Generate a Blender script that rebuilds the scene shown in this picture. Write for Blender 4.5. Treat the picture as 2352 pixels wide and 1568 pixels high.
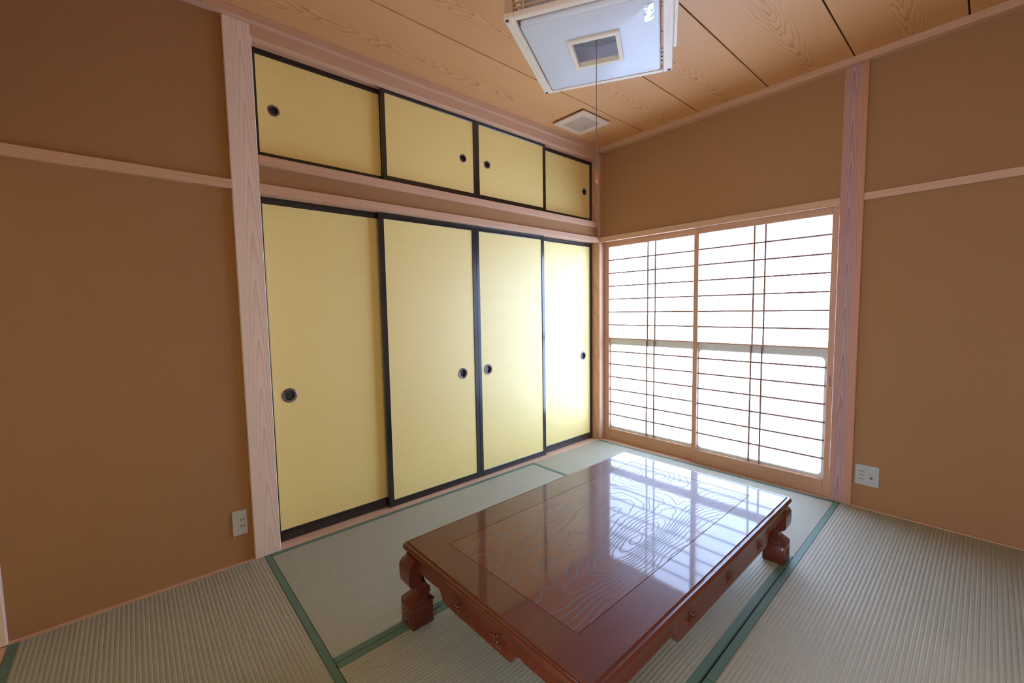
import bpy, bmesh, math, random
from mathutils import Vector, Matrix
random.seed(4)
for o in list(bpy.data.objects): bpy.data.objects.remove(o)
SC = bpy.context.scene
COL = SC.collection

# ------------------------------------------------------------------ camera
CAM = dict(loc=(-3.11411, -2.33131, 1.18773), yaw=41.61273, pitch=-4.27353, roll=-0.96281, f=984.468)
cd = bpy.data.cameras.new('camera')
cam = bpy.data.objects.new('camera', cd); COL.objects.link(cam)
a, b, c = (math.radians(CAM[k]) for k in ('yaw', 'pitch', 'roll'))
F = Vector((math.sin(a)*math.cos(b), math.cos(a)*math.cos(b), math.sin(b)))
R0 = Vector((math.cos(a), -math.sin(a), 0)); U0 = R0.cross(F)
RR = math.cos(c)*R0 + math.sin(c)*U0; UU = -math.sin(c)*R0 + math.cos(c)*U0
M = Matrix((RR, UU, -F)).transposed().to_4x4(); M.translation = Vector(CAM['loc'])
cam.matrix_world = M
cd.sensor_fit = 'HORIZONTAL'; cd.sensor_width = 36; cd.lens = CAM['f']/2352*36
cd.clip_start = 0.02; cd.clip_end = 60
SC.camera = cam

# ------------------------------------------------------------------ light
w = bpy.data.worlds.new('world'); SC.world = w; w.use_nodes = True
w.node_tree.nodes['Background'].inputs[0].default_value = (0.62, 0.78, 1.0, 1)
w.node_tree.nodes['Background'].inputs[1].default_value = 0.2

def area(name, loc, size, size_y, energy, color, rot):
    d = bpy.data.lights.new(name, 'AREA'); d.shape = 'RECTANGLE'; d.size = size; d.size_y = size_y
    d.energy = energy; d.color = color
    o = bpy.data.objects.new(name, d); COL.objects.link(o); o.location = loc; o.rotation_euler = rot
    return o
# daylight outside the papered window
area('daylight_window', (0.75, -0.85, 1.05), 2.6, 2.6, 660, (0.48, 0.67, 1.08), (0, math.radians(90), 0))
# added fill light, source unseen, beyond the open doorway behind the camera, left
area('fill_left_doorway', (-4.35, -2.1, 1.15), 1.6, 1.6, 100, (0.76, 0.86, 1.06), (0, math.radians(-90), 0))
# added fill, tinted like warm bounced light, through the doorway behind the camera
area('fill_warm_behind', (-2.2, -3.6, 1.2), 1.9, 1.6, 16, (1.0, 0.72, 0.42), (math.radians(90), 0, 0))
SC.view_settings.view_transform = 'Standard'; SC.view_settings.look = 'None'
SC.view_settings.exposure = 0.0; SC.view_settings.gamma = 1.0
SC.view_settings.use_curve_mapping = False
SC.cycles.use_denoising = True
SC.cycles.filter_width = 1.1
SC.cycles.max_bounces = 10; SC.cycles.diffuse_bounces = 7; SC.cycles.glossy_bounces = 4
SC.cycles.transmission_bounces = 6; SC.cycles.caustics_reflective = False; SC.cycles.caustics_refractive = False
SC.cycles.sample_clamp_indirect = 6

# ------------------------------------------------------------------ node helpers
class NT:
    def __init__(s, name):
        s.m = bpy.data.materials.new(name); s.m.use_nodes = True
        s.t = s.m.node_tree; s.n = s.t.nodes; s.p = s.n['Principled BSDF']
    def new(s, typ, **kw):
        n = s.n.new(typ)
        for k, v in kw.items(): setattr(n, k, v)
        return n
    def link(s, a, b): s.t.links.new(a, b)
    def val(s, x, inp):
        if isinstance(x, (int, float)): inp.default_value = x
        elif isinstance(x, tuple): inp.default_value = x
        else: s.link(x, inp)
    def math(s, op, a, b=0.0, c=0.0, clamp=False):
        n = s.new('ShaderNodeMath', operation=op, use_clamp=clamp)
        s.val(a, n.inputs[0]); s.val(b, n.inputs[1]); s.val(c, n.inputs[2])
        return n.outputs[0]
    def obj(s):
        tc = s.new('ShaderNodeTexCoord'); sp = s.new('ShaderNodeSeparateXYZ'); s.link(tc.outputs['Object'], sp.inputs[0])
        return tc.outputs['Object'], sp.outputs
    def comb(s, x, y, z):
        n = s.new('ShaderNodeCombineXYZ'); s.val(x, n.inputs[0]); s.val(y, n.inputs[1]); s.val(z, n.inputs[2]); return n.outputs[0]
    def noise(s, vec, scale=5, detail=3, rough=0.5):
        n = s.new('ShaderNodeTexNoise'); s.link(vec, n.inputs['Vector'])
        n.inputs['Scale'].default_value = scale; n.inputs['Detail'].default_value = detail; n.inputs['Roughness'].default_value = rough
        return n.outputs[0]
    def ramp(s, fac, stops):
        n = s.new('ShaderNodeValToRGB'); s.link(fac, n.inputs[0]); e = n.color_ramp.elements
        while len(e) < len(stops): e.new(0.5)
        for el, (p, c) in zip(e, stops): el.position = p; el.color = (*c, 1) if len(c) == 3 else c
        return n.outputs[0]
    def mix(s, fac, a, b, typ='MIX'):
        n = s.new('ShaderNodeMix', data_type='RGBA', blend_type=typ)
        s.val(fac, n.inputs[0])
        for x, i in ((a, n.inputs[6]), (b, n.inputs[7])):
            if isinstance(x, tuple): i.default_value = (*x[:3], 1)
            else: s.link(x, i)
        return n.outputs[2]
    def bump(s, h, strength=0.3, dist=0.001):
        n = s.new('ShaderNodeBump'); s.link(h, n.inputs['Height'])
        n.inputs['Strength'].default_value = strength; n.inputs['Distance'].default_value = dist
        s.link(n.outputs[0], s.p.inputs['Normal'])
    def set(s, **kw):
        names = dict(color='Base Color', rough='Roughness', metal='Metallic', coat='Coat Weight', coatr='Coat Roughness', spec='Specular IOR Level', sheen='Sheen Weight')
        for k, v in kw.items():
            i = s.p.inputs[names[k]]
            if isinstance(v, tuple): i.default_value = (*v[:3], 1)
            elif isinstance(v, (int, float)): i.default_value = v
            else: s.link(v, i)
        return s.m

def plain(name, col, rough=0.5, metal=0.0, coat=0.0, coatr=0.05, spec=0.5):
    t = NT(name); o, xyz = t.obj()
    n = t.noise(o, 40, 2)
    cc = t.mix(t.math('MULTIPLY', n, 0.12), col, tuple(x*0.8 for x in col))
    return t.set(color=cc, rough=rough, metal=metal, coat=coat, coatr=coatr, spec=spec)

def grain(name, long_axis, cross_axis, half, light, mid, dark, A=8, B=12, C=1.6, nf=(1.2, 9), rough=0.45,
          coat=0.0, fine=0.5, power=3.0, amount=0.8, core=None, calm=0.0):
    """annual rings cut flat: contours of a shallow trough along the piece, centred on its own axis"""
    t = NT(name); o, xyz = t.obj()
    ax = dict(x=0, y=1, z=2)
    u = xyz[ax[long_axis]]; v = xyz[ax[cross_axis]]
    other = [k for k in 'xyz' if k not in (long_axis, cross_axis)][0]
    wv = xyz[ax[other]]
    info = t.new('ShaderNodeObjectInfo'); rnd = t.math('MULTIPLY', info.outputs['Random'], 37.0)
    nv = t.comb(t.math('ADD', t.math('MULTIPLY', u, nf[0]), rnd), t.math('MULTIPLY', v, nf[1]), t.math('MULTIPLY', wv, nf[1]))
    n1 = t.noise(nv, 1.0, 3, 0.6)
    nv2 = t.comb(t.math('ADD', t.math('MULTIPLY', u, nf[0]*6), rnd), t.math('MULTIPLY', v, nf[1]*4), wv)
    n2 = t.noise(nv2, 1.0, 2, 0.6)
    off = t.math('MULTIPLY', t.math('SUBTRACT', info.outputs['Random'], 0.5), half*0.3)
    vn = t.math('DIVIDE', t.math('ADD', t.math('ADD', v, off), t.math('MULTIPLY', wv, 0.12)), half)
    q = t.math('MULTIPLY', t.math('POWER', t.math('ABSOLUTE', vn), 1.6), A)
    jag = t.math('MULTIPLY', n2, C*0.7)
    if calm:
        mid_ = t.math('SUBTRACT', 1.0, t.math('MULTIPLY', t.math('ABSOLUTE', vn), calm), clamp=True)
        jag = t.math('MULTIPLY', jag, mid_)
    Fd = t.math('ADD', t.math('ADD', q, t.math('MULTIPLY', u, B)), t.math('ADD', t.math('MULTIPLY', n1, C*3), jag))
    Fd = t.math('ADD', Fd, rnd)
    fr = t.math('FRACT', Fd)
    line = t.math('POWER', fr, power)
    line = t.math('MULTIPLY', line, t.math('SUBTRACT', 1.0, t.math('MULTIPLY', t.math('GREATER_THAN', fr, 0.97), 0.5)))
    fib = t.noise(t.comb(t.math('MULTIPLY', u, 8.0), t.math('MULTIPLY', v, 500.0), t.math('MULTIPLY', wv, 500.0)), 1.0, 2)
    broad = t.noise(t.comb(t.math('ADD', t.math('MULTIPLY', u, 0.8), rnd), t.math('MULTIPLY', v, 5.0), wv), 1.0, 2)
    base = t.mix(broad, light, mid)
    if core: base = t.mix(t.math('SUBTRACT', 1.0, t.math('POWER', t.math('ABSOLUTE', vn), 1.5), clamp=True), base, core)
    if calm: line = t.math('MULTIPLY', line, t.math('ADD', 0.35, t.math('MULTIPLY', mid_, 0.65)))
    base = t.mix(t.math('MULTIPLY', line, amount), base, dark)
    base = t.mix(t.math('MULTIPLY', t.math('SUBTRACT', fib, 0.5), fine, clamp=True), base, tuple(x*0.72 for x in mid))
    t.bump(t.math('ADD', fib, line), 0.12, 0.0006)
    return t.set(color=base, rough=rough, coat=coat, spec=0.35)

# cedar and cypress timbers of the room
LIGHTW = ((0.68, 0.43, 0.28), (0.60, 0.35, 0.22), (0.36, 0.17, 0.09))
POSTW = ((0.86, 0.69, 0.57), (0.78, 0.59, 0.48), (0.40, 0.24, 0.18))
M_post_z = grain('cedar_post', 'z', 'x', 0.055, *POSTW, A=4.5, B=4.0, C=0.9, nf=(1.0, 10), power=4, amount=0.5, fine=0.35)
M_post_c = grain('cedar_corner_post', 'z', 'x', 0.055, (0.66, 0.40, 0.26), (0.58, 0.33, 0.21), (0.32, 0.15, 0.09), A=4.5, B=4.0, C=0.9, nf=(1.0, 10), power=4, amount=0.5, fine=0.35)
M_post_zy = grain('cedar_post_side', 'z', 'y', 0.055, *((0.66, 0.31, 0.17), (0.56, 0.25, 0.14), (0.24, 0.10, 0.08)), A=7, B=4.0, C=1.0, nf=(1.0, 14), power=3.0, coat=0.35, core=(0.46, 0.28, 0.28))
M_rail_x = grain('cypress_rail', 'x', 'z', 0.02, *LIGHTW, A=2.5, B=0.8, C=0.7, nf=(0.8, 30), amount=0.35, power=2)
M_rail_y = grain('cypress_rail_side', 'y', 'z', 0.02, *LIGHTW, A=2.5, B=0.8, C=0.7, nf=(0.8, 30), amount=0.35, power=2)
M_stile_z = grain('shoji_frame_wood', 'z', 'y', 0.02, (0.60, 0.36, 0.23), (0.52, 0.29, 0.18), (0.33, 0.16, 0.09), A=2.0, B=0.5, C=0.6, nf=(0.8, 30), amount=0.3, power=2)
M_shrail = grain('shoji_rail_wood', 'y', 'z', 0.04, (0.60, 0.36, 0.23), (0.52, 0.29, 0.18), (0.33, 0.16, 0.09), A=3.0, B=0.8, C=0.8, nf=(0.8, 25), amount=0.35, power=2)
M_kumiko_shaded = plain('lattice_wood_shaded', (0.26, 0.14, 0.10), 0.5)  # frame wood darkened, so the bars' backlit shade sits in the colour
M_ceil = grain('ceiling_cedar', 'x', 'y', 0.22, (0.70, 0.37, 0.15), (0.61, 0.30, 0.115), (0.30, 0.10, 0.035), A=30, B=9, C=2.3, nf=(1.3, 8), power=4.5, amount=0.85, rough=0.5, calm=2.1)
M_lampw = grain('pale_lamp_wood', 'x', 'y', 0.02, (0.78, 0.66, 0.52), (0.72, 0.58, 0.43), (0.50, 0.36, 0.25), A=2, B=0.5, C=0.8, nf=(2, 60), amount=0.3)
M_lampwy = grain('pale_lamp_wood_side', 'y', 'x', 0.02, (0.78, 0.66, 0.52), (0.72, 0.58, 0.43), (0.50, 0.36, 0.25), A=2, B=0.5, C=0.8, nf=(2, 60), amount=0.3)
M_lampz = grain('lamp_post_wood', 'z', 'x', 0.02, (0.62, 0.42, 0.27), (0.50, 0.32, 0.19), (0.30, 0.16, 0.08), A=2, B=0.5, C=0.8, nf=(2, 60), amount=0.4)

def plaster(name, col):
    t = NT(name); o, xyz = t.obj()
    n1 = t.noise(o, 260, 3, 0.7); n2 = t.noise(o, 3, 2)
    cc = t.mix(n1, tuple(x*0.86 for x in col), tuple(min(1, x*1.12) for x in col))
    cc = t.mix(t.math('MULTIPLY', n2, 0.15), cc, tuple(x*0.85 for x in col))
    t.bump(n1, 0.5, 0.0016)
    return t.set(color=cc, rough=0.95, spec=0.1)
M_plaster = plaster('sand_plaster', (0.39, 0.208, 0.096))

def fusuma_paper():
    t = NT('straw_silk_paper'); o, xyz = t.obj()
    info = t.new('ShaderNodeObjectInfo'); rnd = t.math('MULTIPLY', info.outputs['Random'], 19.0)
    st = t.noise(t.comb(t.math('MULTIPLY', xyz[0], 2.0), rnd, t.math('MULTIPLY', xyz[2], 160.0)), 1.0, 3, 0.6)
    wv = t.noise(t.comb(t.math('MULTIPLY', xyz[0], 500.0), rnd, t.math('MULTIPLY', xyz[2], 60.0)), 1.0, 2)
    cc = t.mix(st, (0.88, 0.69, 0.225), (0.93, 0.75, 0.28))
    cc = t.mix(t.math('MULTIPLY', wv, 0.15), cc, (0.72, 0.54, 0.23))
    t.bump(t.math('ADD', st, t.math('MULTIPLY', wv, 0.4)), 0.08, 0.0008)
    return t.set(color=cc, rough=0.5, spec=0.85)
M_fus = fusuma_paper()
M_black = plain('black_lacquer', (0.012, 0.011, 0.011), 0.28, coat=0.7, coatr=0.12)
M_bronze = plain('dark_bronze', (0.16, 0.13, 0.12), 0.35, 0.85)
M_bronzel = plain('worn_silver_bronze', (0.50, 0.45, 0.42), 0.3, 0.9)
M_cup = plain('dark_blue_cup', (0.05, 0.055, 0.07), 0.25, 0.6)

def tatami(name, rib_axis):
    t = NT(name); o, xyz = t.obj()
    k = 0 if rib_axis == 'x' else 1
    u, v = xyz[k], xyz[1-k]
    info = t.new('ShaderNodeObjectInfo'); rnd = t.math('MULTIPLY', info.outputs['Random'], 23.0)
    # rushes lie across the ribs
    rush = t.noise(t.comb(t.math('MULTIPLY', u, 900.0), t.math('MULTIPLY', v, 12.0), rnd), 1.0, 2)
    cell = t.noise(t.comb(t.math('MULTIPLY', u, 110.0), t.math('MULTIPLY', v, 110.0), rnd), 1.0, 2, 0.7)
    blot = t.noise(t.comb(u, v, rnd), 3.0, 3)
    cc = t.mix(rush, (0.25, 0.235, 0.17), (0.37, 0.355, 0.272))
    cc = t.mix(t.math('MULTIPLY', cell, 0.65), cc, (0.43, 0.42, 0.32))
    cc = t.mix(t.math('MULTIPLY', blot, 0.35), cc, (0.42, 0.38, 0.27))
    # darker along the warp thread sunk between the ribs
    pr = t.math('FRACT', t.math('ADD', t.math('DIVIDE', v, PITCH), 100.0))
    gap = t.math('SUBTRACT', 1.0, t.math('MULTIPLY', t.math('MINIMUM', pr, t.math('SUBTRACT', 1.0, pr)), 7.0), clamp=True)
    cc = t.mix(t.math('MULTIPLY', gap, 0.45), cc, (0.22, 0.17, 0.10))
    t.bump(t.math('ADD', rush, t.math('MULTIPLY', cell, 0.6)), 0.35, 0.0008)
    return t.set(color=cc, rough=0.62, spec=0.35)
PITCH = 0.0146
M_tx = tatami('rush_weave_lengthwise', 'x'); M_ty = tatami('rush_weave_crosswise', 'y')
def cloth_mat():
    t = NT('green_border_cloth'); o, xyz = t.obj()
    n = t.noise(o, 900, 2); n2 = t.noise(o, 6, 2)
    cc = t.mix(n, (0.075, 0.135, 0.095), (0.13, 0.21, 0.155)); cc = t.mix(t.math('MULTIPLY', n2, 0.4), cc, (0.11, 0.17, 0.12))
    t.bump(n, 0.3, 0.0005)
    return t.set(color=cc, rough=0.6, spec=0.35)
M_cloth = cloth_mat()

def shoji_paper():
    t = NT('translucent_paper'); n = t.n
    n.remove(t.p)
    o, xyz = t.obj(); f = t.noise(o, 25, 3)
    col = t.mix(f, (0.90, 0.90, 0.88), (0.95, 0.95, 0.93))
    d = t.new('ShaderNodeBsdfDiffuse'); tr = t.new('ShaderNodeBsdfTranslucent'); mx = t.new('ShaderNodeMixShader')
    t.link(col, d.inputs[0]); t.link(col, tr.inputs[0]); mx.inputs[0].default_value = 0.5
    t.link(d.outputs[0], mx.inputs[1]); t.link(tr.outputs[0], mx.inputs[2])
    t.link(mx.outputs[0], n['Material Output'].inputs[0])
    return t.m
M_paper = shoji_paper()
M_lightblock = plain('grey_light_block', (0.62, 0.62, 0.62), 0.7)
def acrylic():
    t = NT('white_acrylic'); tr = t.new('ShaderNodeBsdfTranslucent'); mx = t.new('ShaderNodeMixShader'); mx.inputs[0].default_value = 0.3
    t.set(color=(0.82, 0.84, 0.90), rough=0.3); tr.inputs[0].default_value = (0.85, 0.87, 0.92, 1)
    t.link(t.p.outputs[0], mx.inputs[1]); t.link(tr.outputs[0], mx.inputs[2]); t.link(mx.outputs[0], t.n['Material Output'].inputs[0])
    return t.m
M_white = acrylic()
M_whitem = plain('white_enamel', (0.78, 0.80, 0.82), 0.3)
M_plate = plain('ivory_plastic', (0.48, 0.46, 0.40), 0.35)
M_plate2 = plain('grey_plastic', (0.46, 0.45, 0.44), 0.35)
M_hole = plain('dark_slot', (0.02, 0.018, 0.016), 0.6)
M_ventm = plain('vent_beige', (0.66, 0.49, 0.34), 0.45)
M_ventd = plain('vent_shadow_box', (0.05, 0.035, 0.025), 0.8)
M_screw = plain('dark_screw_steel', (0.10, 0.09, 0.11), 0.3, 0.9)
M_cord = plain('brown_cord', (0.16, 0.11, 0.08), 0.6)
M_knob = plain('amber_wood_knob', (0.45, 0.13, 0.05), 0.15, coat=1.0)
M_dark = plain('dark_underfloor', (0.05, 0.035, 0.02), 0.9)

def lacquer_wood(name, figured):
    t = NT(name); o, xyz = t.obj()
    x, y, z = xyz[0], xyz[1], xyz[2]
    if figured:
        def field(px, py):
            def hill(cx, cy, sx, sy, ang, amp):
                ca, sa = math.cos(ang), math.sin(ang)
                dx = t.math('SUBTRACT', px, cx); dy = t.math('SUBTRACT', py, cy)
                p = t.math('MULTIPLY_ADD', dx, ca/sx, t.math('MULTIPLY', dy, sa/sx))
                q = t.math('MULTIPLY_ADD', dy, ca/sy, t.math('MULTIPLY', dx, -sa/sy))
                r2 = t.math('MULTIPLY_ADD', p, p, t.math('MULTIPLY_ADD', q, q, 1.0))
                return t.math('DIVIDE', amp, r2)
            v_ = t.comb(px, py, 0.0)
            acc = t.math('MULTIPLY_ADD', t.noise(v_, 3.2, 2, 0.5), 5.0, t.math('MULTIPLY', t.noise(v_, 24.0, 2, 0.6), 0.8))
            acc = t.math('ADD', acc, t.math('MULTIPLY_ADD', py, 11.0, t.math('MULTIPLY', px, -5.0)))
            for h in HILLS: acc = t.math('ADD', acc, hill(*h))
            return acc
        HILLS = ((0.55, 0.13, 0.22, 0.16, 0.1, 15.0), (-0.10, -0.165, 0.42, 0.085, 0.06, 13.0), (-0.10, 0.225, 0.22, 0.07, 0.12, 5.0),
                 (-0.085, 0.222, 0.05, 0.018, 0.2, 1.6), (0.78, -0.42, 0.20, 0.26, 0.4, 30.0), (-0.70, 0.10, 0.20, 0.12, 0.3, 5.0))
        F0 = field(x, y); eps = 0.0012
        gx_ = t.math('SUBTRACT', field(t.math('ADD', x, eps), y), F0); gy_ = t.math('SUBTRACT', field(x, t.math('ADD', y, eps)), F0)
        g_ = t.math('DIVIDE', t.math('SQRT', t.math('MULTIPLY_ADD', gx_, gx_, t.math('MULTIPLY_ADD', gy_, gy_, 1e-9))), eps)
        fr = t.math('FRACT', F0)
        dst = t.math('DIVIDE', t.math('MINIMUM', fr, t.math('SUBTRACT', 1.0, fr)), g_)      # metres from the ring line
        wd = t.math('MULTIPLY_ADD', t.noise(o, 12.0, 2), 0.0042, 0.0001)
        ln = t.math('SUBTRACT', 1.6, t.math('DIVIDE', dst, wd), clamp=True)
        Fd = F0; n1 = t.noise(o, 4.0, 2)
        fr2 = t.math('FRACT', t.math('MULTIPLY', Fd, 7.0))
        base = t.mix(t.math('MULTIPLY', fr2, 0.35), (0.145, 0.027, 0.010), (0.09, 0.017, 0.007))
        base = t.mix(t.noise(o, 5.0, 2), base, (0.14, 0.030, 0.012))
        cc = t.mix(t.math('MULTIPLY', ln, 0.9), base, (0.11, 0.105, 0.12)); LN = ln
        t.bump(t.math('MULTIPLY', n1, 1.0), 0.10, 0.004)
    else:
        st = t.noise(t.comb(t.math('MULTIPLY', x, 6.0), t.math('MULTIPLY', y, 25.0), t.math('MULTIPLY', z, 25.0)), 1.0, 4, 0.6)
        sp = t.noise(o, 420.0, 2)
        cc = t.mix(st, (0.070, 0.011, 0.004), (0.140, 0.023, 0.007))
        cc = t.mix(t.math('MULTIPLY', sp, 0.25), cc, (0.07, 0.014, 0.006))
        t.bump(t.noise(o, 5.0, 2), 0.08, 0.004)
    cw = t.math('SUBTRACT', 1.0, t.math('MULTIPLY', LN, 0.9)) if figured else 1.0
    if figured: cw = t.math('MULTIPLY', cw, 0.8)
    else: cw = 0.8
    t.set(color=cc, rough=0.4, coat=cw, coatr=0.045, spec=0.25)
    t.p.inputs['Coat IOR'].default_value = 1.40
    return t.m
M_tab = lacquer_wood('red_brown_lacquer', False); M_inlay = lacquer_wood('zelkova_burl_lacquer', True)

# ------------------------------------------------------------------ geometry helpers
def mesh_obj(name, bm, mat, parent=None, loc=(0, 0, 0), smooth=False, **props):
    me = bpy.data.meshes.new(name); bmesh.ops.recalc_face_normals(bm, faces=bm.faces[:]); bm.to_mesh(me); bm.free()
    me.materials.append(mat)
    if smooth:
        for p in me.polygons: p.use_smooth = True
        me.set_sharp_from_angle(angle=math.radians(40))
    o = bpy.data.objects.new(name, me); COL.objects.link(o); o.location = loc
    if parent: o.parent = parent
    for k, v in props.items(): o[k] = v
    return o
def bm_box(bm, x0, x1, y0, y1, z0, z1, bev=0.0):
    r = bmesh.ops.create_cube(bm, size=1)
    vs = r['verts']
    for v in vs:
        v.co = Vector(((x0+x1)/2 + v.co.x*(x1-x0), (y0+y1)/2 + v.co.y*(y1-y0), (z0+z1)/2 + v.co.z*(z1-z0)))
    if bev:
        es = list({e for v in vs for e in v.link_edges})
        bmesh.ops.bevel(bm, geom=es, offset=bev, segments=1, affect='EDGES')
def box(name, x0, x1, y0, y1, z0, z1, mat, parent=None, bev=0.0015, **props):
    """box given in world coords (or in the parent's frame when the parent sits at an offset: pass frame coords)"""
    bm = bmesh.new(); hx, hy, hz = abs(x1-x0)/2, abs(y1-y0)/2, abs(z1-z0)/2
    bm_box(bm, -hx, hx, -hy, hy, -hz, hz, min(bev, hx*0.6, hy*0.6, hz*0.6) if bev else 0)
    return mesh_obj(name, bm, mat, parent, ((x0+x1)/2, (y0+y1)/2, (z0+z1)/2), **props)
def prism_x(name, prof, x0, x1, mat, parent=None, **props):
    """(y,z) outline extruded along x, origin at its middle"""
    cy = sum(p[0] for p in prof)/len(prof); cz = sum(p[1] for p in prof)/len(prof); h = (x1-x0)/2
    bm = bmesh.new(); A_ = [bm.verts.new((-h, p[0]-cy, p[1]-cz)) for p in prof]; B_ = [bm.verts.new((h, p[0]-cy, p[1]-cz)) for p in prof]
    n = len(prof); bm.faces.new(A_); bm.faces.new(B_[::-1])
    for i in range(n): bm.faces.new((A_[i], A_[(i+1) % n], B_[(i+1) % n], B_[i]))
    return mesh_obj(name, bm, mat, parent, ((x0+x1)/2, cy, cz), **props)
def prism_y(name, prof, y0, y1, mat, parent=None, **props):
    cx = sum(p[0] for p in prof)/len(prof); cz = sum(p[1] for p in prof)/len(prof); h = (y1-y0)/2
    bm = bmesh.new(); A_ = [bm.verts.new((p[0]-cx, -h, p[1]-cz)) for p in prof]; B_ = [bm.verts.new((p[0]-cx, h, p[1]-cz)) for p in prof]
    n = len(prof); bm.faces.new(A_); bm.faces.new(B_[::-1])
    for i in range(n): bm.faces.new((A_[i], A_[(i+1) % n], B_[(i+1) % n], B_[i]))
    return mesh_obj(name, bm, mat, parent, (cx, (y0+y1)/2, cz), **props)
def empty(name, loc, rz=0.0, **props):
    o = bpy.data.objects.new(name, None); COL.objects.link(o); o.location = loc; o.rotation_euler = (0, 0, rz)
    o.empty_display_size = 0.1
    for k, v in props.items(): o[k] = v
    return o
def rr(hx, hy, r, z, seg=6):
    pts = []
    for cx, cy, a0 in ((hx-r, hy-r, 0), (-hx+r, hy-r, 90), (-hx+r, -hy+r, 180), (hx-r, -hy+r, 270)):
        for i in range(seg+1):
            t = math.radians(a0 + 90*i/seg); pts.append((cx + r*math.cos(t), cy + r*math.sin(t), z))
    return pts
def loft(bm, rings, cap0=False, cap1=False, closed=True):
    R_ = [[bm.verts.new(p) for p in r] for r in rings]; n = len(R_[0])
    for a_, b_ in zip(R_, R_[1:]):
        for i in range(n if closed else n-1): bm.faces.new((a_[i], a_[(i+1) % n], b_[(i+1) % n], b_[i]))
    if cap0: bm.faces.new(R_[0][::-1])
    if cap1: bm.faces.new(R_[-1])
def lathe(bm, prof, seg=24, M_=None):
    rings = [[(r*math.cos(2*math.pi*i/seg), r*math.sin(2*math.pi*i/seg), z) for i in range(seg)] for r, z in prof]
    if M_ is not None: rings = [[tuple(M_ @ Vector(p)) for p in r] for r in rings]
    loft(bm, rings, True, True)
S = dict(kind='structure')

# ================================================================== the room
XL, XLL = -2.6178, -2.7311           # tall post beside the closet doors
YR1, YR2 = -1.7058, -1.8169          # post beside the window
XW, YW, ZC = -3.52, -2.63, 2.553     # left wall, wall behind the camera, ceiling
ZK0, ZK1 = 1.76, 1.801               # lintel
# walls
wb = box('wall_back', XW-0.2, XLL+0.01, 0.02, 0.11, -0.02, ZC+0.03, M_plaster, bev=0, **S)
box('wall_band', XL-0.01, 0.02, 0.022, 0.10, ZK1-0.01, 1.895, M_plaster, wb, bev=0)
bpy.data.objects['wall_band'].location -= wb.location
wr = box('wall_right', 0.02, 0.12, YW-0.1, YR2+0.01, -0.02, ZC+0.03, M_plaster, bev=0, **S)
o = box('wall_panel', 0.02, 0.12, YR1-0.01, 0.05, ZK1-0.01, ZC+0.03, M_plaster, wr, bev=0); o.location -= wr.location
# closet interior behind the doors
ci = box('wall_closet', XL-0.1, 0.12, 0.80, 0.84, -0.02, ZC+0.03, M_plaster, bev=0, **S)
for nm, q in (('side_panel', (XL-0.1, XL-0.06, 0.12, 0.80)), ('side_panel', (0.08, 0.12, 0.12, 0.80))):
    o = box(nm, q[0], q[1], q[2], q[3], -0.02, ZC+0.03, M_plaster, ci, bev=0); o.location -= ci.location
o = box('shelf_board', XL-0.06, 0.08, 0.13, 0.80, 0.86, 0.89, M_rail_x, ci); o.location -= ci.location
o = box('shelf_board', XL-0.06, 0.08, 0.13, 0.80, 1.87, 1.90, M_rail_x, ci); o.location -= ci.location
# wall behind the camera and left wall, doorways added to admit the fill
wf = box('wall_front', XW-0.1, 0.12, YW-0.1, YW, ZK1, ZC+0.03, M_plaster, bev=0, **S)
for q in ((XW-0.1, -3.1), (-1.2, 0.12)):
    o = box('wall_panel', q[0], q[1], YW-0.1, YW, -0.02, ZK1, M_plaster, wf, bev=0); o.location -= wf.location
box('trim_20', -3.1, -1.2, YW-0.11, YW+0.004, ZK0, ZK1, M_rail_x, bev=0.002, **S)
box('trim_21', -3.1, -1.2, YW-0.11, YW, -0.05, 0.0, M_rail_x, bev=0.001, **S)
wl = box('wall_left', XW-0.1, XW-0.02, YW, 0.02, ZK0, ZC+0.03, M_plaster, bev=0, **S)
o = box('wall_panel', XW-0.09, XW-0.04, -1.74, -0.0, 0.0, ZK0, M_fus, wl, bev=0); o.location -= wl.location
box('trim_1', XW-0.11, XW, 0.0, 0.11, 0, 2.515, M_post_z, bev=0.003, **S)       # corner post, left
box('trim_2', XW-0.11, XW, -0.03-1.76, -1.68, 0, 2.515, M_post_zy, bev=0.003, **S)
box('trim_3', XW-0.11, XW, YW, 0.0, ZK0, ZK1, M_rail_y, bev=0.002, **S)
box('trim_4', XW-0.11, XW+0.0, YW, 0.0, -0.05, 0.0, M_rail_y, bev=0.001, **S)
# posts
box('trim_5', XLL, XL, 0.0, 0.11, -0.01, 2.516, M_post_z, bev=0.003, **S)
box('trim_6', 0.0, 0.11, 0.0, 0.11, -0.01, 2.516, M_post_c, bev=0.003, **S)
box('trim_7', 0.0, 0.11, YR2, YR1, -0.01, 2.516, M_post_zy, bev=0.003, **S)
# picture rails
box('trim_8', XW, XLL, -0.002, 0.025, 1.757, 1.799, M_rail_x, bev=0.002, **S)
box('trim_9', -0.004, 0.025, YW, YR2, 1.765, 1.806, M_rail_y, bev=0.002, **S)
# ceiling moulding (front face, lit underside)
def mould_prof(s):
    return [(0.022*s*-1*0-0.030*s, 2.5155), (-0.030*s, 2.553), (0.03*s, 2.56), (0.03*s, 2.5155)]
prism_x('trim_10', mould_prof(1), XW, 0.0, M_rail_x, **S)
prism_y('trim_11', mould_prof(1), YW, -0.03, M_rail_y, **S)
# strips of wood between mats and walls
box('trim_12', XW, XLL, 0.0, 0.02, -0.04, 0.004, M_rail_x, bev=0.001, **S)
box('trim_13', 0.0, 0.02, YW, YR2, -0.04, 0.004, M_rail_y, bev=0.001, **S)
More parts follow.
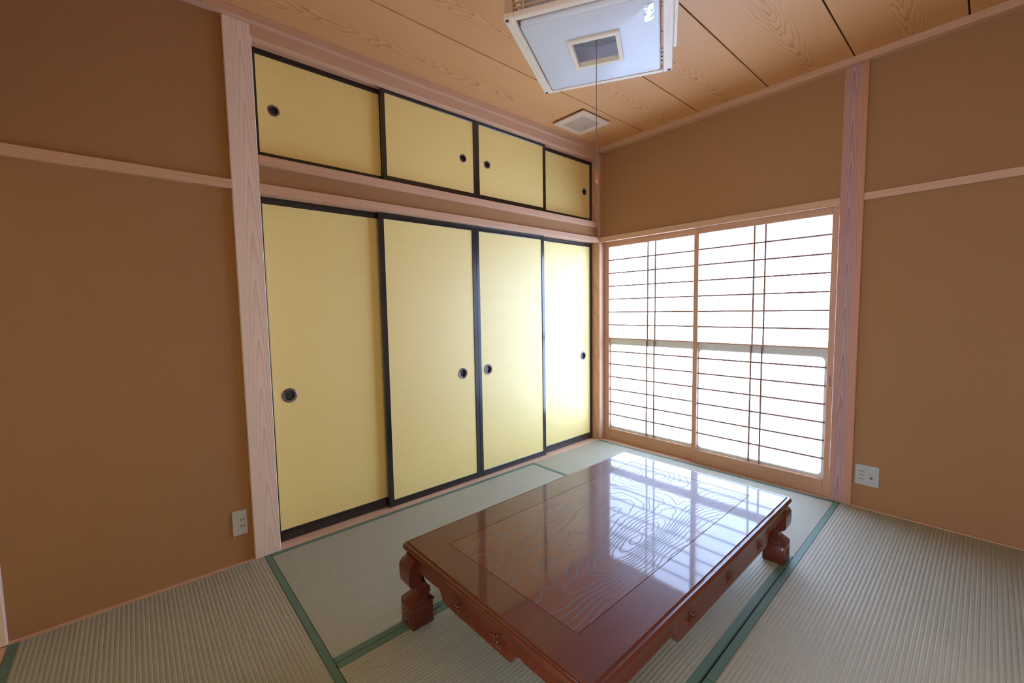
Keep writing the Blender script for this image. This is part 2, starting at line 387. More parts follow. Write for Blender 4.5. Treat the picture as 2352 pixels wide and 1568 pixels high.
# closet: sill, lintels with grooves
def lintel_x(name, z0, z1, depth=0.11, fin=0.012):
    prof = [(0, z1), (0, z0+0.002), (0.002, z0), (0.048, z0), (0.048, z0+fin), (0.0705, z0+fin), (0.0705, z0), (0.0785, z0), (0.0785, z0+fin), (0.1005, z0+fin), (0.1005, z0), (depth, z0), (depth, z1)]
    return prism_x(name, prof, XL, 0.0, M_rail_x, **S)
lintel_x('trim_14', ZK0, ZK1)
lintel_x('trim_15', 2.459, 2.5155)
box('trim_16', XL, 0, 0, 0.11, 1.889, 1.9335, M_rail_x, bev=0.002, **S)
box('trim_17', XL, 0, 0, 0.11, -0.05, 0.0, M_rail_x, bev=0.001, **S)
# window side: lintel and sill
prof = [(0, ZK1), (0, ZK0+0.001), (0.001, ZK0), (0.033, ZK0), (0.033, ZK0+0.012), (0.0625, ZK0+0.012), (0.0625, ZK0), (0.065, ZK0), (0.065, ZK0+0.012), (0.0955, ZK0+0.012), (0.0955, ZK0), (0.12, ZK0), (0.12, ZK1)]
prism_y('trim_18', prof, YR1, 0.0, M_rail_y, **S)
box('trim_19', 0.0, 0.12, YR1, 0.0, -0.05, 0.0, M_rail_y, bev=0.001, **S)

# ceiling of wide cedar boards
ce = box('ceiling', XW-0.1, 0.12, YW-0.1, 0.12, ZC+0.012, ZC+0.05, M_dark, bev=0, **S)
seams = [0.06, -0.4458, -0.88, -1.3218, -1.7537, -2.19, -2.68]
for y1, y0 in zip(seams, seams[1:]):
    o = box('ceiling_board', XW, 0.02, y0+0.0035, y1-0.0035, ZC, ZC+0.009, M_ceil, ce, bev=0.001); o.location -= ce.location

# floor of tatami mats
fl = box('floor', XW-0.1, 0.12, YW-0.1, 0.12, -0.09, -0.055, M_dark, bev=0, **S)
def quad_pt(q, s, t):
    (a_, b_, c_, d_) = q     # corners: (s0,t0) (s1,t0) (s1,t1) (s0,t1)
    x = (1-s)*(1-t)*a_[0] + s*(1-t)*b_[0] + s*t*c_[0] + (1-s)*t*d_[0]
    y = (1-s)*(1-t)*a_[1] + s*(1-t)*b_[1] + s*t*c_[1] + (1-s)*t*d_[1]
    return x, y
def mat_(q, axis, note):
    """q: corners; ribs run along s; borders lie on the t=0 and t=1 sides"""
    cx = sum(p[0] for p in q)/4; cy = sum(p[1] for p in q)/4
    q = [(p[0]-cx, p[1]-cy) for p in q]
    W_ = math.dist(q[0], q[3]); bw = 0.0275/W_; g = 0.0006/W_
    nr = int(round((W_-0.055)/PITCH))
    bm = bmesh.new(); prof = []
    for i in range(nr):
        for k, h in ((0.0, -0.0013), (0.14, -0.0005), (0.32, 0.0), (0.68, 0.0), (0.86, -0.0005)):
            prof.append((bw + (1-2*bw)*(i+k)/nr, h))
    prof.append((1-bw, -0.0013))
    e0, e1 = 0.0012/math.dist(q[0], q[1]), 1-0.0012/math.dist(q[0], q[1])
    rows = []
    for s in (e0, e1):
        rows.append([bm.verts.new((*quad_pt(q, s, t), h)) for t, h in prof])
    for i in range(len(prof)-1): bm.faces.new((rows[0][i], rows[0][i+1], rows[1][i+1], rows[1][i]))
    for r, s in ((rows[0], e0), (rows[1], e1)):
        lo = [bm.verts.new((*quad_pt(q, s, t), -0.05)) for t, h in prof]
        for i in range(len(prof)-1): bm.faces.new((r[i], r[i+1], lo[i+1], lo[i]))
    m = mesh_obj('tatami_mat', bm, M_tx if axis == 'x' else M_ty, fl, Vector((cx, cy, 0)) - fl.location, smooth=True)
    m['label'] = note
    for t0, t1 in ((g, bw+0.001/W_), (1-bw-0.001/W_, 1-g)):
        bm = bmesh.new()
        z = 0.0012
        ring = [quad_pt(q, s, t) for s, t in ((e0, t0), (e1, t0), (e1, t1), (e0, t1))]
        lo = [bm.verts.new((x, y, -0.05)) for x, y in ring]; up = [bm.verts.new((x, y, z)) for x, y in ring]
        bm.faces.new(up); 
        for i in range(4): bm.faces.new((lo[i], lo[(i+1) % 4], up[(i+1) % 4], up[i]))
        bmesh.ops.bevel(bm, geom=[e for e in bm.edges if all(v.co.z > 0 for v in e.verts)], offset=0.0018, segments=2, affect='EDGES')
        mesh_obj('cloth_border', bm, M_cloth, m, (0, 0, 0), smooth=True)
sA = -0.8975
def sy(x): return -1.7385 + (x/-1.8)*(-0.0275) if x > -1.8 else -1.766
xb, xd = -0.869, -2.666
mat_([(xd, sA), (xb, sA), (xb, 0.0), (xd, 0.0)], 'x', 'tatami mat running along the closet doors, left of the table')
mat_([(xb, 0.0), (xb, sy(xb)), (0, sy(0)), (0, 0.0)], 'y', 'tatami mat lying along the window wall')
mat_([(xd, sy(xd)), (xb, sy(xb)), (xb, sA), (xd, sA)], 'x', 'tatami mat under the low table')
mat_([(XW, 0.0), (XW, -1.766), (xd, -1.766), (xd, 0.0)], 'y', 'tatami mat against the left plaster wall')
mat_([(-1.806, YW), (0, YW), (0, sy(0)), (-1.806, sy(-1.806))], 'x', 'tatami mat along the right plaster wall in front')
mat_([(XW, YW), (-1.806, YW), (-1.806, -1.766), (XW, -1.766)], 'x', 'tatami mat at the bottom edge of the photo')

# ================================================================== closet doors (fusuma)
def pull(parent, cx, cy, cz, R, scal=False):
    """round recessed finger pull, axis along y; front of the door at y=cy"""
    Mx = Matrix.Translation((cx, cy, cz)) @ Matrix.Rotation(math.radians(90), 4, 'X')
    e = bmesh.new(); r1 = R*0.64
    seg = 32; rings = []
    for r, z, wob in ((R*1.0, 0.0, 1), (R*1.0, 0.0022, 1), (R*0.93, 0.0034, 1), (R*0.84, 0.0022, 0), (R*0.74, 0.0024, 0), (R*0.70, 0.0044, 0), (r1, 0.0036, 0), (r1, -0.002, 0)):
        ring = []
        for i in range(seg):
            t = 2*math.pi*i/seg; q = r*(1 + (0.016*math.cos(8*t) if wob and scal else 0))
            ring.append(tuple(Mx @ Vector((q*math.cos(t), q*math.sin(t), z))))
        rings.append(ring)
    loft(e, rings)
    pl = mesh_obj('finger_pull', e, M_bronze, parent, smooth=True)
    e = bmesh.new(); lathe(e, [(r1*0.999, 0.001), (r1*0.96, -0.009), (r1*0.9, -0.0105)], 28, Mx)
    bmesh.ops.delete(e, geom=[f for f in e.faces if len(f.verts) > 4 and max((Mx.inverted() @ v.co).z for v in f.verts) > 0], context='FACES_ONLY')
    mesh_obj('pull_cup', e, M_cup, pl, smooth=True)
    if scal:
        e = bmesh.new()
        for i in range(8):
            t = 2*math.pi*(i+0.5)/8
            for k in (-0.25, 0.0, 0.25):
                p = Vector((R*0.86*math.cos(t+k*0.9), R*0.86*math.sin(t+k*0.9), 0.0026))
                bmesh.ops.create_uvsphere(e, u_segments=6, v_segments=4, radius=R*0.055, matrix=Mx @ Matrix.Translation(p))
        mesh_obj('chased_ornament', e, M_bronzel, pl, kind='stuff')
def fusuma(x0, x1, y0, z0, z1, px, pz, R, top, bot, label, group, stl=0.027, str_=0.027):
    T = 0.019
    rt = empty('sliding_panel', ((x0+x1)/2, y0+T/2, z0), label=label, category='sliding door', group=group)
    L = rt.location.copy()
    def bx(nm, *q, mat=M_black, bev=0.002):
        o = box(nm, *q, mat, rt, bev=bev); o.location -= L; return o
    bx('stile', x0, x0+stl, y0, y0+T, z0, z1); bx('stile', x1-str_, x1, y0, y0+T, z0, z1)
    bx('rail', x0+stl, x1-str_, y0+0.0006, y0+T, z1-top, z1); bx('rail', x0+stl, x1-str_, y0+0.0006, y0+T, z0, z0+bot)
    # paper sheet with a round hole for the pull
    a0, a1, c0, c1 = x0+stl-0.001, x1-str_+0.001, z0+bot-0.001, z1-top+0.001
    yf = 0.0050; cx, cz = (a0+a1)/2, (c0+c1)/2; hx, hz = (a1-a0)/2, (c1-c0)/2
    ox, oz = px-cx, pz-cz; r = R*0.66
    angs = [2*math.pi*i/32 for i in range(32)] + [math.atan2(sz*hz-oz, sx*hx-ox) % (2*math.pi) for sx in (-1, 1) for sz in (-1, 1)]
    angs.sort(); bm = bmesh.new(); inn, out = [], []
    for t in angs:
        dx, dz = math.cos(t), math.sin(t)
        k = min(((hx if dx > 0 else -hx)-ox)/dx if abs(dx) > 1e-9 else 9e9, ((hz if dz > 0 else -hz)-oz)/dz if abs(dz) > 1e-9 else 9e9)
        inn.append(bm.verts.new((ox+r*dx, 0, oz+r*dz))); out.append(bm.verts.new((ox+k*dx, 0, oz+k*dz)))
    n = len(angs)
    for i in range(n): bm.faces.new((inn[i], out[i], out[(i+1) % n], inn[(i+1) % n]))
    bk = [bm.verts.new((sx*hx, 0.012, sz*hz)) for sx, sz in ((-1, -1), (1, -1), (1, 1), (-1, 1))]; bm.faces.new(bk)
    mesh_obj('paper_panel', bm, M_fus, rt, Vector((cx, y0+yf, cz)) - L)
    pull(rt, px-L.x, y0+yf-L.y, pz-L.z, R, R > 0.03)
    return rt
YF, YB = 0.050, 0.0800
G1, G2 = 'lower closet sliding doors', 'upper closet sliding doors'
Z0, Z1 = 0.001, ZK0+0.010
fusuma(-2.622, -1.975, YB, Z0, Z1, -2.520, 0.762, 0.037, 0.043, 0.058, 'tall yellow paper sliding door beside the left wooden post', G1, stl=0.026)
fusuma(-2.010, -1.3135, YF, Z0, Z1, -1.446, 0.760, 0.037, 0.044, 0.040, 'tall paper sliding door left of the centre joint, second from the left post', G1, stl=0.032, str_=0.031)
fusuma(-1.3130, -0.643, YF, Z0, Z1, -1.227, 0.764, 0.037, 0.044, 0.040, 'tall pale paper sliding door right of the centre joint', G1, stl=0.027, str_=0.029)
fusuma(-0.672, -0.0005, YB, Z0, Z1, -0.122, 0.767, 0.037, 0.043, 0.055, 'tall paper sliding door at the right end, beside the window', G1, str_=0.030)
U0_, U1_ = 1.9345, 2.468
fusuma(-2.614, -1.940, YB, U0_, U1_, -2.520, 2.186, 0.0265, 0.034, 0.040, 'upper closet door at the far left, next to the wooden post', G2, stl=0.023)
fusuma(-1.968, -1.2950, YF, U0_, U1_+0.008, -1.402, 2.190, 0.0265, 0.036, 0.042, 'upper closet door left of the centre joint', G2, stl=0.023, str_=0.022)
fusuma(-1.2945, -0.617, YF, U0_, U1_+0.008, -1.199, 2.190, 0.0265, 0.036, 0.042, 'upper closet door right of the centre joint', G2, stl=0.026, str_=0.026)
fusuma(-0.646, -0.0005, YB, U0_, U1_, -0.101, 2.195, 0.0265, 0.034, 0.040, 'small shaded upper closet door in the room corner', G2, str_=0.028)

# ================================================================== window: paper screens (shoji)
def shoji(y1, y0, x0, ry1, ry0, va, vb, sl, sr, label, hand):
    """y1 > y0 outer edges; x0 room-side face; ry1, ry0 paper opening; va, vb the two upright lattice bars"""
    T = 0.028
    rt = empty('paper_screen', (x0+T/2, (y0+y1)/2, 0.001), label=label, category='sliding screen', group='papered window screens')
    L = rt.location.copy()
    def bx(nm, *q, mat=M_kumiko_shaded, bev=0.001):
        o = box(nm, *q, mat, rt, bev=bev); o.location -= L; return o
    zt, zb = ZK0+0.010, 0.001
    bx('stile', x0, x0+T, ry1, y1, zb, zt, mat=M_stile_z, bev=0.002)
    bx('stile', x0, x0+T, y0, ry0, zb, zt, mat=M_stile_z, bev=0.002)
    bx('rail', x0+0.0006, x0+T, ry0, ry1, 1.717, zt, mat=M_shrail, bev=0.003)
    bx('rail', x0+0.0006, x0+T, ry0, ry1, zb, 0.102, mat=M_shrail, bev=0.003)
    bx('rail', x0+0.004, x0+T, ry0, ry1, 0.9145, 0.9235, mat=M_shrail, bev=0.001)
    step = (1.717-0.9235)/7
    for i in range(1, 7): bx('lattice_bar', x0+0.008, x0+0.022, ry0, ry1, 0.9235+i*step-0.0047, 0.9235+i*step+0.0047)
    step2 = (0.9145-0.118)/7
    for i in range(1, 7): bx('lattice_bar', x0+0.008, x0+0.022, ry0, ry1, 0.118+i*step2-0.0047, 0.118+i*step2+0.0047)
    for v in (va, vb):
        bx('lattice_bar', x0+0.0082, x0+0.0222, v-0.0047, v+0.0047, 0.9235, 1.717)
        bx('lattice_bar', x0+0.0082, x0+0.0222, v-0.0047+0.006, v+0.0047+0.006, 0.102, 0.9145)
    # paper glued behind the lattice
    for z0, z1 in ((0.9235, 1.717), (0.102, 0.9145)):
        bm = bmesh.new()
        vs = [bm.verts.new((0, yy, zz)) for yy, zz in ((ry0-(ry0+ry1)/2-0.005, z0-(z0+z1)/2-0.003), (ry1-(ry0+ry1)/2+0.005, z0-(z0+z1)/2-0.003), (ry1-(ry0+ry1)/2+0.005, z1-(z0+z1)/2+0.003), (ry0-(ry0+ry1)/2-0.005, z1-(z0+z1)/2+0.003))]
        bm.faces.new(vs)
        mesh_obj('paper_sheet', bm, M_paper, rt, Vector((x0+0.0225, (ry0+ry1)/2, (z0+z1)/2)) - L)
    # added board, round-cornered opening, blocks daylight to grey the lower paper's edges
    bm = bmesh.new(); oy0, oy1, oz0, oz1 = ry0+0.018, ry1-0.008, 0.124, 0.862
    cy, cz = (oy0+oy1)/2, (oz0+oz1)/2; hy, hz = (oy1-oy0)/2, (oz1-oz0)/2
    inner = rr(hy, hz, 0.026, 0, 5); n = len(inner)
    def outer(p):
        k = 7*4; return p
    O = []
    for i, (py, pz, _) in enumerate(inner):
        q = i//6; sy_ = (1, -1, -1, 1)[q]; sz_ = (1, 1, -1, -1)[q]; j = i % 6
        ty = ry1+0.003-cy if sy_ > 0 else ry0-0.003-cy; tz = 0.920-cz if sz_ > 0 else 0.098-cz
        O.append((ty, tz))
    for xx in (0.0, 0.004):
        vi = [bm.verts.new((xx, p[0], p[1])) for p in inner]
        corners = [bm.verts.new((xx, O[q*6][0], O[q*6][1])) for q in range(4)]
        for q in range(4):
            for j in range(5): bm.faces.new((vi[q*6+j], vi[q*6+j+1], corners[q]))
            bm.faces.new((vi[q*6+5], vi[(q*6+6) % 24], corners[(q+1) % 4], corners[q]))
        if xx == 0: v0 = vi
        else:
            for i in range(n): bm.faces.new((v0[i], v0[(i+1) % n], vi[(i+1) % n], vi[i]))
    mesh_obj('light_block_frame', bm, M_lightblock, rt, Vector((x0+0.0235, cy, cz)) - L)
    if hand:   # narrow finger slot cut in the stile
        o = bx('finger_slot', x0-0.0006, x0+0.003, -1.690, -1.683, 0.688, 0.749, mat=M_kumiko_shaded, bev=0.0004)
        for q in ((-1.6915, -1.690), (-1.683, -1.6815)): bx('slot_edge', x0-0.001, x0+0.001, q[0], q[1], 0.686, 0.751, mat=M_stile_z, bev=0.0003)
shoji(-0.001, -0.868, 0.066, -0.052, -0.834, -0.4285, -0.4955, 0, 0, 'papered window screen nearer the room corner', False)
shoji(-0.832, YR1+0.0005, 0.0345, -0.866, -1.668, -1.240, -1.308, 0, 0, 'papered window screen beside the right post, with a finger slot', True)

# ================================================================== sockets
def outlet(name, loc, axis, wd, ht, label, mat, holes, ring=None, recess=None):
    rt = empty(name, loc, 0 if axis == 'y' else math.radians(-90), label=label, category='outlet')
    box('cover_plate', -wd/2, wd/2, -0.007, 0.0, -ht/2, ht/2, mat, rt, bev=0.002)
    if recess:
        bm = bmesh.new(); r0, r1, r2, r3 = recess
        bm_box(bm, r0, r1, -0.0078, -0.0068, r2, r3, 0.0004); mesh_obj('socket_insert', bm, mat, rt)
    for x, z in holes: box('socket_slot', x-0.0016, x+0.0016, -0.0083, -0.0075, z-0.0042, z+0.0042, M_hole, rt, bev=0)
    if ring:
        bm = bmesh.new(); Mx = Matrix.Translation((ring[0], -0.0065, ring[1])) @ Matrix.Rotation(math.radians(90), 4, 'X')
        lathe(bm, [(0.0095, 0), (0.0095, 0.004), (0.0075, 0.005), (0.0062, 0.004), (0.0062, 0.001)], 20, Mx)
        j = mesh_obj('aerial_jack', bm, M_plate, rt, smooth=True)
        bm = bmesh.new(); lathe(bm, [(0.006, 0.0045), (0.006, 0.0052)], 16, Mx); mesh_obj('jack_hole', bm, M_bronze, j)
        bm = bmesh.new(); bm_box(bm, ring[0]-0.015, ring[0]+0.015, -0.0074, -0.0068, ring[1]-0.013, ring[1]+0.013, 0.0003); mesh_obj('jack_insert', bm, mat, rt)
outlet('wall_outlet', (-2.783, 0.02, 0.1965), 'y', 0.062, 0.120, 'ivory double socket low on the plaster beside the left post', M_plate,
       [(0.004, 0.014), (0.0155, 0.014), (0.004, -0.018), (0.0155, -0.018)], recess=(-0.006, 0.024, -0.036, 0.032))
outlet('wall_outlet', (0.02, -1.8815, 0.1945), 'x', 0.110, 0.119, 'wide grey socket plate with aerial jack beside the right post', M_plate2,
       [(-0.030, 0.022), (-0.0175, 0.022), (-0.030, 0.0), (-0.0175, 0.0), (-0.030, -0.022), (-0.0175, -0.022)], ring=(0.020, -0.010), recess=(-0.036, -0.010, -0.034, 0.034))

# ================================================================== ceiling vent
vt = empty('ceiling_vent', (-0.548, -0.252, ZC), label='square beige ceiling vent with a fine grille near the room corner', category='vent')
hw, hh = 0.156, 0.143; gx, gy = 0.098, 0.094; zt, zb = -0.009, -0.018
bm = bmesh.new()
loft(bm, [rr(gx, gy, 0.002, zt, 2), rr(gx, gy, 0.002, zb, 2), rr(hw-0.004, hh-0.004, 0.003, zb, 2), rr(hw, hh, 0.004, zb+0.003, 2), rr(hw, hh, 0.004, zt, 2)])
mesh_obj('vent_cover', bm, M_ventm, vt)
box('vent_neck', -gx-0.02, gx+0.02, -gy-0.02, gy+0.02, -0.0095, 0.0, M_ventd, vt, bev=0)
n = 20
for i in range(n):
    y = -gy + 2*gy*(i+0.5)/n
    box('grille_slat', -gx, gx, y-0.0021, y+0.0021, -0.0172, -0.0105, M_ventm, vt, bev=0.0006)
for i in range(14):
    x = -gx + 2*gx*(i+0.5)/14
    box('grille_rib', x-0.0008, x+0.0008, -gy, gy, -0.0165, -0.011, M_ventm, vt, bev=0)

# ================================================================== hanging lamp
LZ = ZC
lp = empty('ceiling_lamp', (-1.76, -1.305, LZ), math.radians(28.8), label='square wooden lattice ceiling lamp with white diffuser and pull cord', category='lamp')
H = 0.269; zb = 2.150-LZ
bt, bh, bw2 = 0.036, 0.019, 0.024
box('frame_bar', -H, H, H-bt, H, zb, zb+bh, M_lampw, lp, bev=0.003)
box('frame_bar', -H+0.0005, H-0.0005, -H, -H+bt, zb+0.0004, zb+bh, M_lampw, lp, bev=0.003)
box('frame_bar', -H, -H+bw2, -H+bt, H-bt, zb, zb+bh, M_lampwy, lp, bev=0.003)
box('frame_bar', H-bw2, H, -H+bt, H-bt, zb, zb+bh, M_lampwy, lp, bev=0.003)
box('side_batten', -H+0.05, H-0.165, -H-0.013, -H+0.0002, zb+0.001, zb+bh+0.012, M_lampw, lp, bev=0.002)
ps = 0.028
for sx in (-1, 1):
    for sy2 in (-1, 1):
        cx, cy = sx*(H-0.005-ps/2), sy2*(H-0.005-ps/2)
        box('corner_post', cx-ps/2, cx+ps/2, cy-ps/2, cy+ps/2, zb+bh, -0.055, M_lampz, lp, bev=0.002)
        bm = bmesh.new(); lathe(bm, [(0.0065, 0.001), (0.0068, -0.001), (0.005, -0.0028), (0.002, -0.0032)], 14)
        bm_box(bm, -0.004, 0.004, -0.0008, 0.0008, -0.0036, -0.0026)
        mesh_obj('screw', bm, M_screw, lp, (sx*(H-0.012), sy2*(H-0.012), zb), smooth=True)
zs = [zb+bh+0.016+0.016*i for i in range(4)] + [zb+bh+0.13] + [-0.055-0.07-0.016*i for i in range(3)]
for k in range(4):
    for z in zs:
        q = (-H+0.03, H-0.03, H-0.020, H-0.013) if k % 2 == 0 else (H-0.020, H-0.013, -H+0.03, H-0.03)
        s_ = 1 if k < 2 else -1
        if k % 2 == 0: box('slat', q[0], q[1], s_*q[2] if s_ > 0 else -q[3], s_*q[3] if s_ > 0 else -q[2], z, z+0.005, M_lampz, lp, bev=0)
        else: box('slat', s_*q[0] if s_ > 0 else -q[1], s_*q[1] if s_ > 0 else -q[0], q[2], q[3], z, z+0.005, M_lampz, lp, bev=0)
    for t in (-0.2, 0.2):
        q = (t-0.003, t+0.003)
        s_ = 1 if k < 2 else -1; lo, hi = (H-0.0135, H-0.009) if s_ > 0 else (-H+0.009, -H+0.0135)
        if k % 2 == 0: box('slat', q[0], q[1], lo, hi, zb+bh, -0.075, M_lampz, lp, bev=0)
        else: box('slat', lo, hi, q[0], q[1], zb+bh, -0.075, M_lampz, lp, bev=0)
for sx in (-1, 1):
    box('top_bar', -H+0.005, H-0.005, sx*(H-0.017)-0.012, sx*(H-0.017)+0.012, -0.075, -0.057, M_lampw, lp, bev=0.002)
    box('top_bar', sx*(H-0.017)-0.012, sx*(H-0.017)+0.012, -H+0.03, H-0.03, -0.0755, -0.0575, M_lampwy, lp, bev=0.002)
# white diffuser tray with a square window in its bottom
D = 0.225; zt = zb-0.010; wi = 0.079
bm = bmesh.new()
loft(bm, [rr(wi, wi, 0.003, zt+0.004, 4), rr(wi, wi, 0.003, zt, 4), rr(D-0.007, D-0.007, 0.010, zt, 4), rr(D-0.003, D-0.003, 0.012, zt+0.0012, 4), rr(D-0.0008, D-0.0008, 0.013, zt+0.004, 4),
          rr(D, D, 0.014, zt+0.010, 4), rr(D+0.001, D+0.001, 0.014, -0.095, 4), rr(D-0.002, D-0.002, 0.013, -0.095, 4), rr(D-0.003, D-0.003, 0.024, zt+0.02, 4), rr(D-0.02, D-0.02, 0.018, zt+0.005, 4), rr(wi, wi, 0.003, zt+0.004, 4)])
df = mesh_obj('diffuser', bm, M_white, lp, smooth=True)
fo, fi = 0.092, 0.077
for k in range(4):
    bm = bmesh.new(); z0_, z1_ = zt-0.007, zt+0.012
    A_ = [(-fo, fo), (fo, fo), (fi, fi), (-fi, fi)]
    r = Matrix.Rotation(math.radians(90*k), 2)
    lo = [bm.verts.new((*(r @ Vector(p)), z0_)) for p in A_]; up = [bm.verts.new((*(r @ Vector(p)), z1_)) for p in A_]
    bm.faces.new(lo); bm.faces.new(up)
    for i in range(4): bm.faces.new((lo[i], lo[(i+1) % 4], up[(i+1) % 4], up[i]))
    mesh_obj('window_bar', bm, M_lampw if k % 2 == 0 else M_lampwy, df)
# crumpled transparent sticker on the diffuser
bm = bmesh.new(); random.seed(2)
gn = 6
g = [[bm.verts.new((-0.19+0.085*i/gn, -D+0.018+0.030*j/3+random.uniform(-.001, .001), zt-0.0012-abs(random.gauss(0, 0.0012)))) for j in range(4)] for i in range(gn+1)]
for i in range(gn):
    for j in range(3): bm.faces.new((g[i][j], g[i+1][j], g[i+1][j+1], g[i][j+1]))
mesh_obj('peeling_sticker', bm, plain('pale_sticker_film', (0.72, 0.80, 0.84), 0.12, coat=1.0), df)
# reflector and ring tube inside
bm = bmesh.new(); lathe(bm, [(0.10, -0.321), (0.14, -0.319), (0.150, -0.312), (0.152, -0.300), (0.150, -0.20), (0.12, -0.10), (0.05, -0.06)], 48)
mesh_obj('round_cover', bm, M_whitem, lp, smooth=True)
bm = bmesh.new(); lathe(bm, [(0.062, 0), (0.06, -0.05), (0.03, -0.06)], 28); mesh_obj('ceiling_mount', bm, M_whitem, lp, smooth=True)
CT = 1.700-LZ
bm = bmesh.new(); lathe(bm, [(0.0014, -0.30), (0.0014, CT)], 8); pc = mesh_obj('pull_cord', bm, M_cord, lp, smooth=True)
bm = bmesh.new(); lathe(bm, [(0.0015, CT+0.004), (0.003, CT), (0.0042, CT-0.010), (0.0062, CT-0.022), (0.0068, CT-0.030), (0.0055, CT-0.037), (0.002, CT-0.041)], 16)
mesh_obj('pull_knob', bm, M_knob, pc, smooth=True)

# ================================================================== low table
def T2(x, y, ax=math.radians(1.2), ay=math.radians(0.6)):
    return x, y
tb = empty('low_table', (-1.636, -1.3015, 0.0), math.radians(0.35), label='glossy red-brown lacquered low table with carved apron on the tatami', category='table')
HX, HY, ZT = 0.7525, 0.456, 0.305
IX, IY = 0.623, 0.3105
bm = bmesh.new()
prof = [(-0.0215, ZT), (-0.0195, ZT-0.0018), (-0.0185, ZT-0.0045), (-0.0150, ZT-0.0052), (-0.0125, ZT-0.0036), (-0.0070, ZT-0.0042), (-0.0025, ZT-0.0075), (0.0, ZT-0.0135),
        (-0.0015, ZT-0.0190), (-0.0060, ZT-0.0235), (-0.0120, ZT-0.0262), (-0.0150, ZT-0.0300), (-0.0160, ZT-0.0340), (-0.06, ZT-0.0345)]
rings = [rr(IX+0.0012, IY+0.0012, 0.0008, ZT-0.006, 6), rr(IX+0.0012, IY+0.0012, 0.0008, ZT-0.0008, 6), rr(IX+0.002, IY+0.002, 0.001, ZT, 6), rr(IX+0.006, IY+0.006, 0.001, ZT, 6), rr(HX-0.026, HY-0.026, 0.004, ZT, 6)]
rings += [rr(HX+o_, HY+o_, max(0.004, 0.026+o_), z_, 6) for o_, z_ in prof]
rings += [rr(0.3, 0.2, 0.01, ZT-0.0345, 6)]
loft(bm, rings, False, True)
tt = mesh_obj('tabletop', bm, M_tab, tb, smooth=True)
bm = bmesh.new()
loft(bm, [rr(IX, IY, 0.0006, ZT-0.008, 2), rr(IX, IY, 0.0006, ZT-0.0009, 2), rr(IX-0.0008, IY-0.0008, 0.0006, ZT-0.0002, 2)], True, True)
mesh_obj('inlaid_panel', bm, M_inlay, tt)
def apron(L_, steps, lows, zl, zh, face):
    """L_: half length; face(s, out, z) -> point; lower edge drops from zh to zl between the steps"""
    bm = bmesh.new(); N = 120
    def sm(t): t = max(0, min(1, t)); return t*t*(3-2*t)
    def low(s):
        d = sm((s-steps[0])/0.035)*sm((steps[1]-s)/0.035)
        bead = 0.004*math.exp(-((s-steps[0]+0.012)/0.010)**2) + 0.004*math.exp(-((s-steps[1]-0.012)/0.010)**2)
        return zh + (zl-zh)*d + bead
    rings = []
    for i in range(N+1):
        s = -L_ + 2*L_*i/N; zb_ = low(s); zt_ = 0.2715
        pr = [(-0.004, zt_), (-0.009, zt_-0.10*(zt_-zb_)), (-0.0105, zt_-0.25*(zt_-zb_)), (-0.008, zt_-0.5*(zt_-zb_)), (-0.004, zt_-0.78*(zt_-zb_)), (-0.0025, zb_+0.006), (-0.0055, zb_+0.003), (-0.007, zb_), (-0.026, zb_), (-0.026, zt_)]
        rings.append([face(s, o_, z_) for o_, z_ in pr])
    loft(bm, rings, True, True); return bm
EX, EY = 0.7525-0.010, 0.456-0.010
carv = []
def flower(parent, cx, cz, face, R):
    bm = bmesh.new()
    def dome(u, v, ru, rv, h, ang=0):
        seg = 8; ca, sa = math.cos(ang), math.sin(ang); rings = []
        for k, hh_ in ((1.0, 0.0), (0.75, 0.7), (0.4, 1.0)):
            rings.append([face(cx+u+ca*ru*k*math.cos(2*math.pi*i/seg)-sa*rv*k*math.sin(2*math.pi*i/seg), -0.0045+h*hh_, cz+v+sa*ru*k*math.cos(2*math.pi*i/seg)+ca*rv*k*math.sin(2*math.pi*i/seg)) for i in range(seg)])
        loft(bm, rings, False, True)
    dome(0, 0, R*0.17, R*0.17, 0.0038)
    for i in range(8):
        t = 2*math.pi*i/8; dome(R*0.45*math.cos(t), R*0.45*math.sin(t), R*0.20, R*0.09, 0.0036, t)
    for i in range(8):
        t = 2*math.pi*(i+0.5)/8; dome(R*0.82*math.cos(t), R*0.82*math.sin(t), R*0.13, R*0.075, 0.0034, t)
    mesh_obj('carved_flower', bm, M_tab, parent, smooth=True)
for sgn in (-1, 1):
    fL = lambda s, o_, z_, g=sgn: (s if g < 0 else -s, g*(EY+o_), z_)
    ap = mesh_obj('apron', apron(EX-0.055, (-0.345, 0.475) if sgn < 0 else (-0.42, 0.42), None, 0.180, 0.2235, fL), M_tab, tb, smooth=True)
    for s in ((0.368, 0.066, -0.228) if sgn < 0 else (-0.3, 0, 0.3)): flower(ap, s, 0.214, fL, 0.032)
    fS = lambda s, o_, z_, g=sgn: (g*(EX+o_), s, z_)
    ap = mesh_obj('apron', apron(EY-0.055, (-0.19, 0.205), None, 0.190, 0.2245, fS), M_tab, tb, smooth=True)
    for s in (0.098, -0.104): flower(ap, s, 0.222, fS, 0.036)
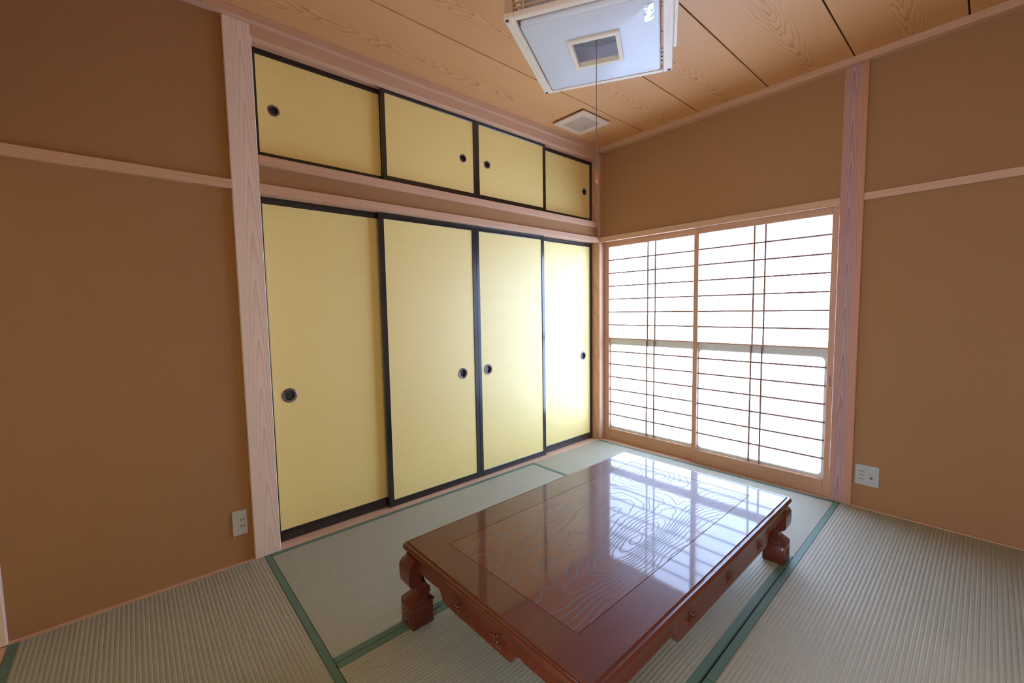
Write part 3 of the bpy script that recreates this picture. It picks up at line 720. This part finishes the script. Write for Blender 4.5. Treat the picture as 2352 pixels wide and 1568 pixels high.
LXo, LYo = 0.764, 0.446
legprof = [(0.0, -0.003, 0.088), (0.003, 0.0, 0.090), (0.083, 0.0, 0.090), (0.0855, -0.003, 0.088), (0.0875, -0.003, 0.090), (0.0895, 0.0, 0.094), (0.096, -0.001, 0.097), (0.105, -0.009, 0.096), (0.115, -0.019, 0.091), (0.128, -0.028, 0.083),
           (0.140, -0.030, 0.077), (0.149, -0.022, 0.074), (0.157, -0.008, 0.073), (0.165, -0.001, 0.073), (0.178, 0.001, 0.073), (0.205, 0.002, 0.075), (0.222, 0.002, 0.080), (0.236, 0.001, 0.084), (0.248, -0.004, 0.086), (0.259, -0.013, 0.087), (0.2705, -0.019, 0.087)]
for sx in (-1, 1):
    for sy2 in (-1, 1):
        bm = bmesh.new()
        def sq(z_, o_, wn):
            hx_ = (o_+wn)/2; c_ = (o_-wn)/2
            return [(sx*(LXo+c_)+p[0], sy2*(LYo+c_)+p[1], z_) for p in rr(hx_, hx_, 0.004, 0, 3)]
        # solid foot that hollows into a cove at its top
        foot = [q for q in legprof if q[0] < 0.09] + [(0.096, -0.0015, 0.094), (0.104, -0.012, 0.086), (0.111, -0.024, 0.074), (0.115, -0.032, 0.064)]
        loft(bm, [sq(*q) for q in foot], True, True)
        # upper leg: two boards meeting at the outer corner
        rings = []
        for z_, o_, wn in [q for q in legprof if q[0] > 0.095]:
            th = 0.052; e_ = 0.004
            P = [(o_-e_, o_), (-wn, o_), (-wn, o_-th), (o_-th, o_-th), (o_-th, -wn), (o_, -wn), (o_, o_-e_)]
            rings.append([(sx*(LXo+p), sy2*(LYo+q), z_) for p, q in P])
        loft(bm, rings, True, True)
        lg = mesh_obj('leg', bm, M_tab, tb, smooth=True)
        for ff in (lambda s, o_, z_: (sx*(LXo+o_+0.0042), s, z_), lambda s, o_, z_: (s, sy2*(LYo+o_+0.0042), z_)):
            c_ = sy2*(LYo-0.045) if ff(0, 0, 0)[1] == 0 else sx*(LXo-0.045)
            flower(lg, c_, 0.043, ff, 0.033)
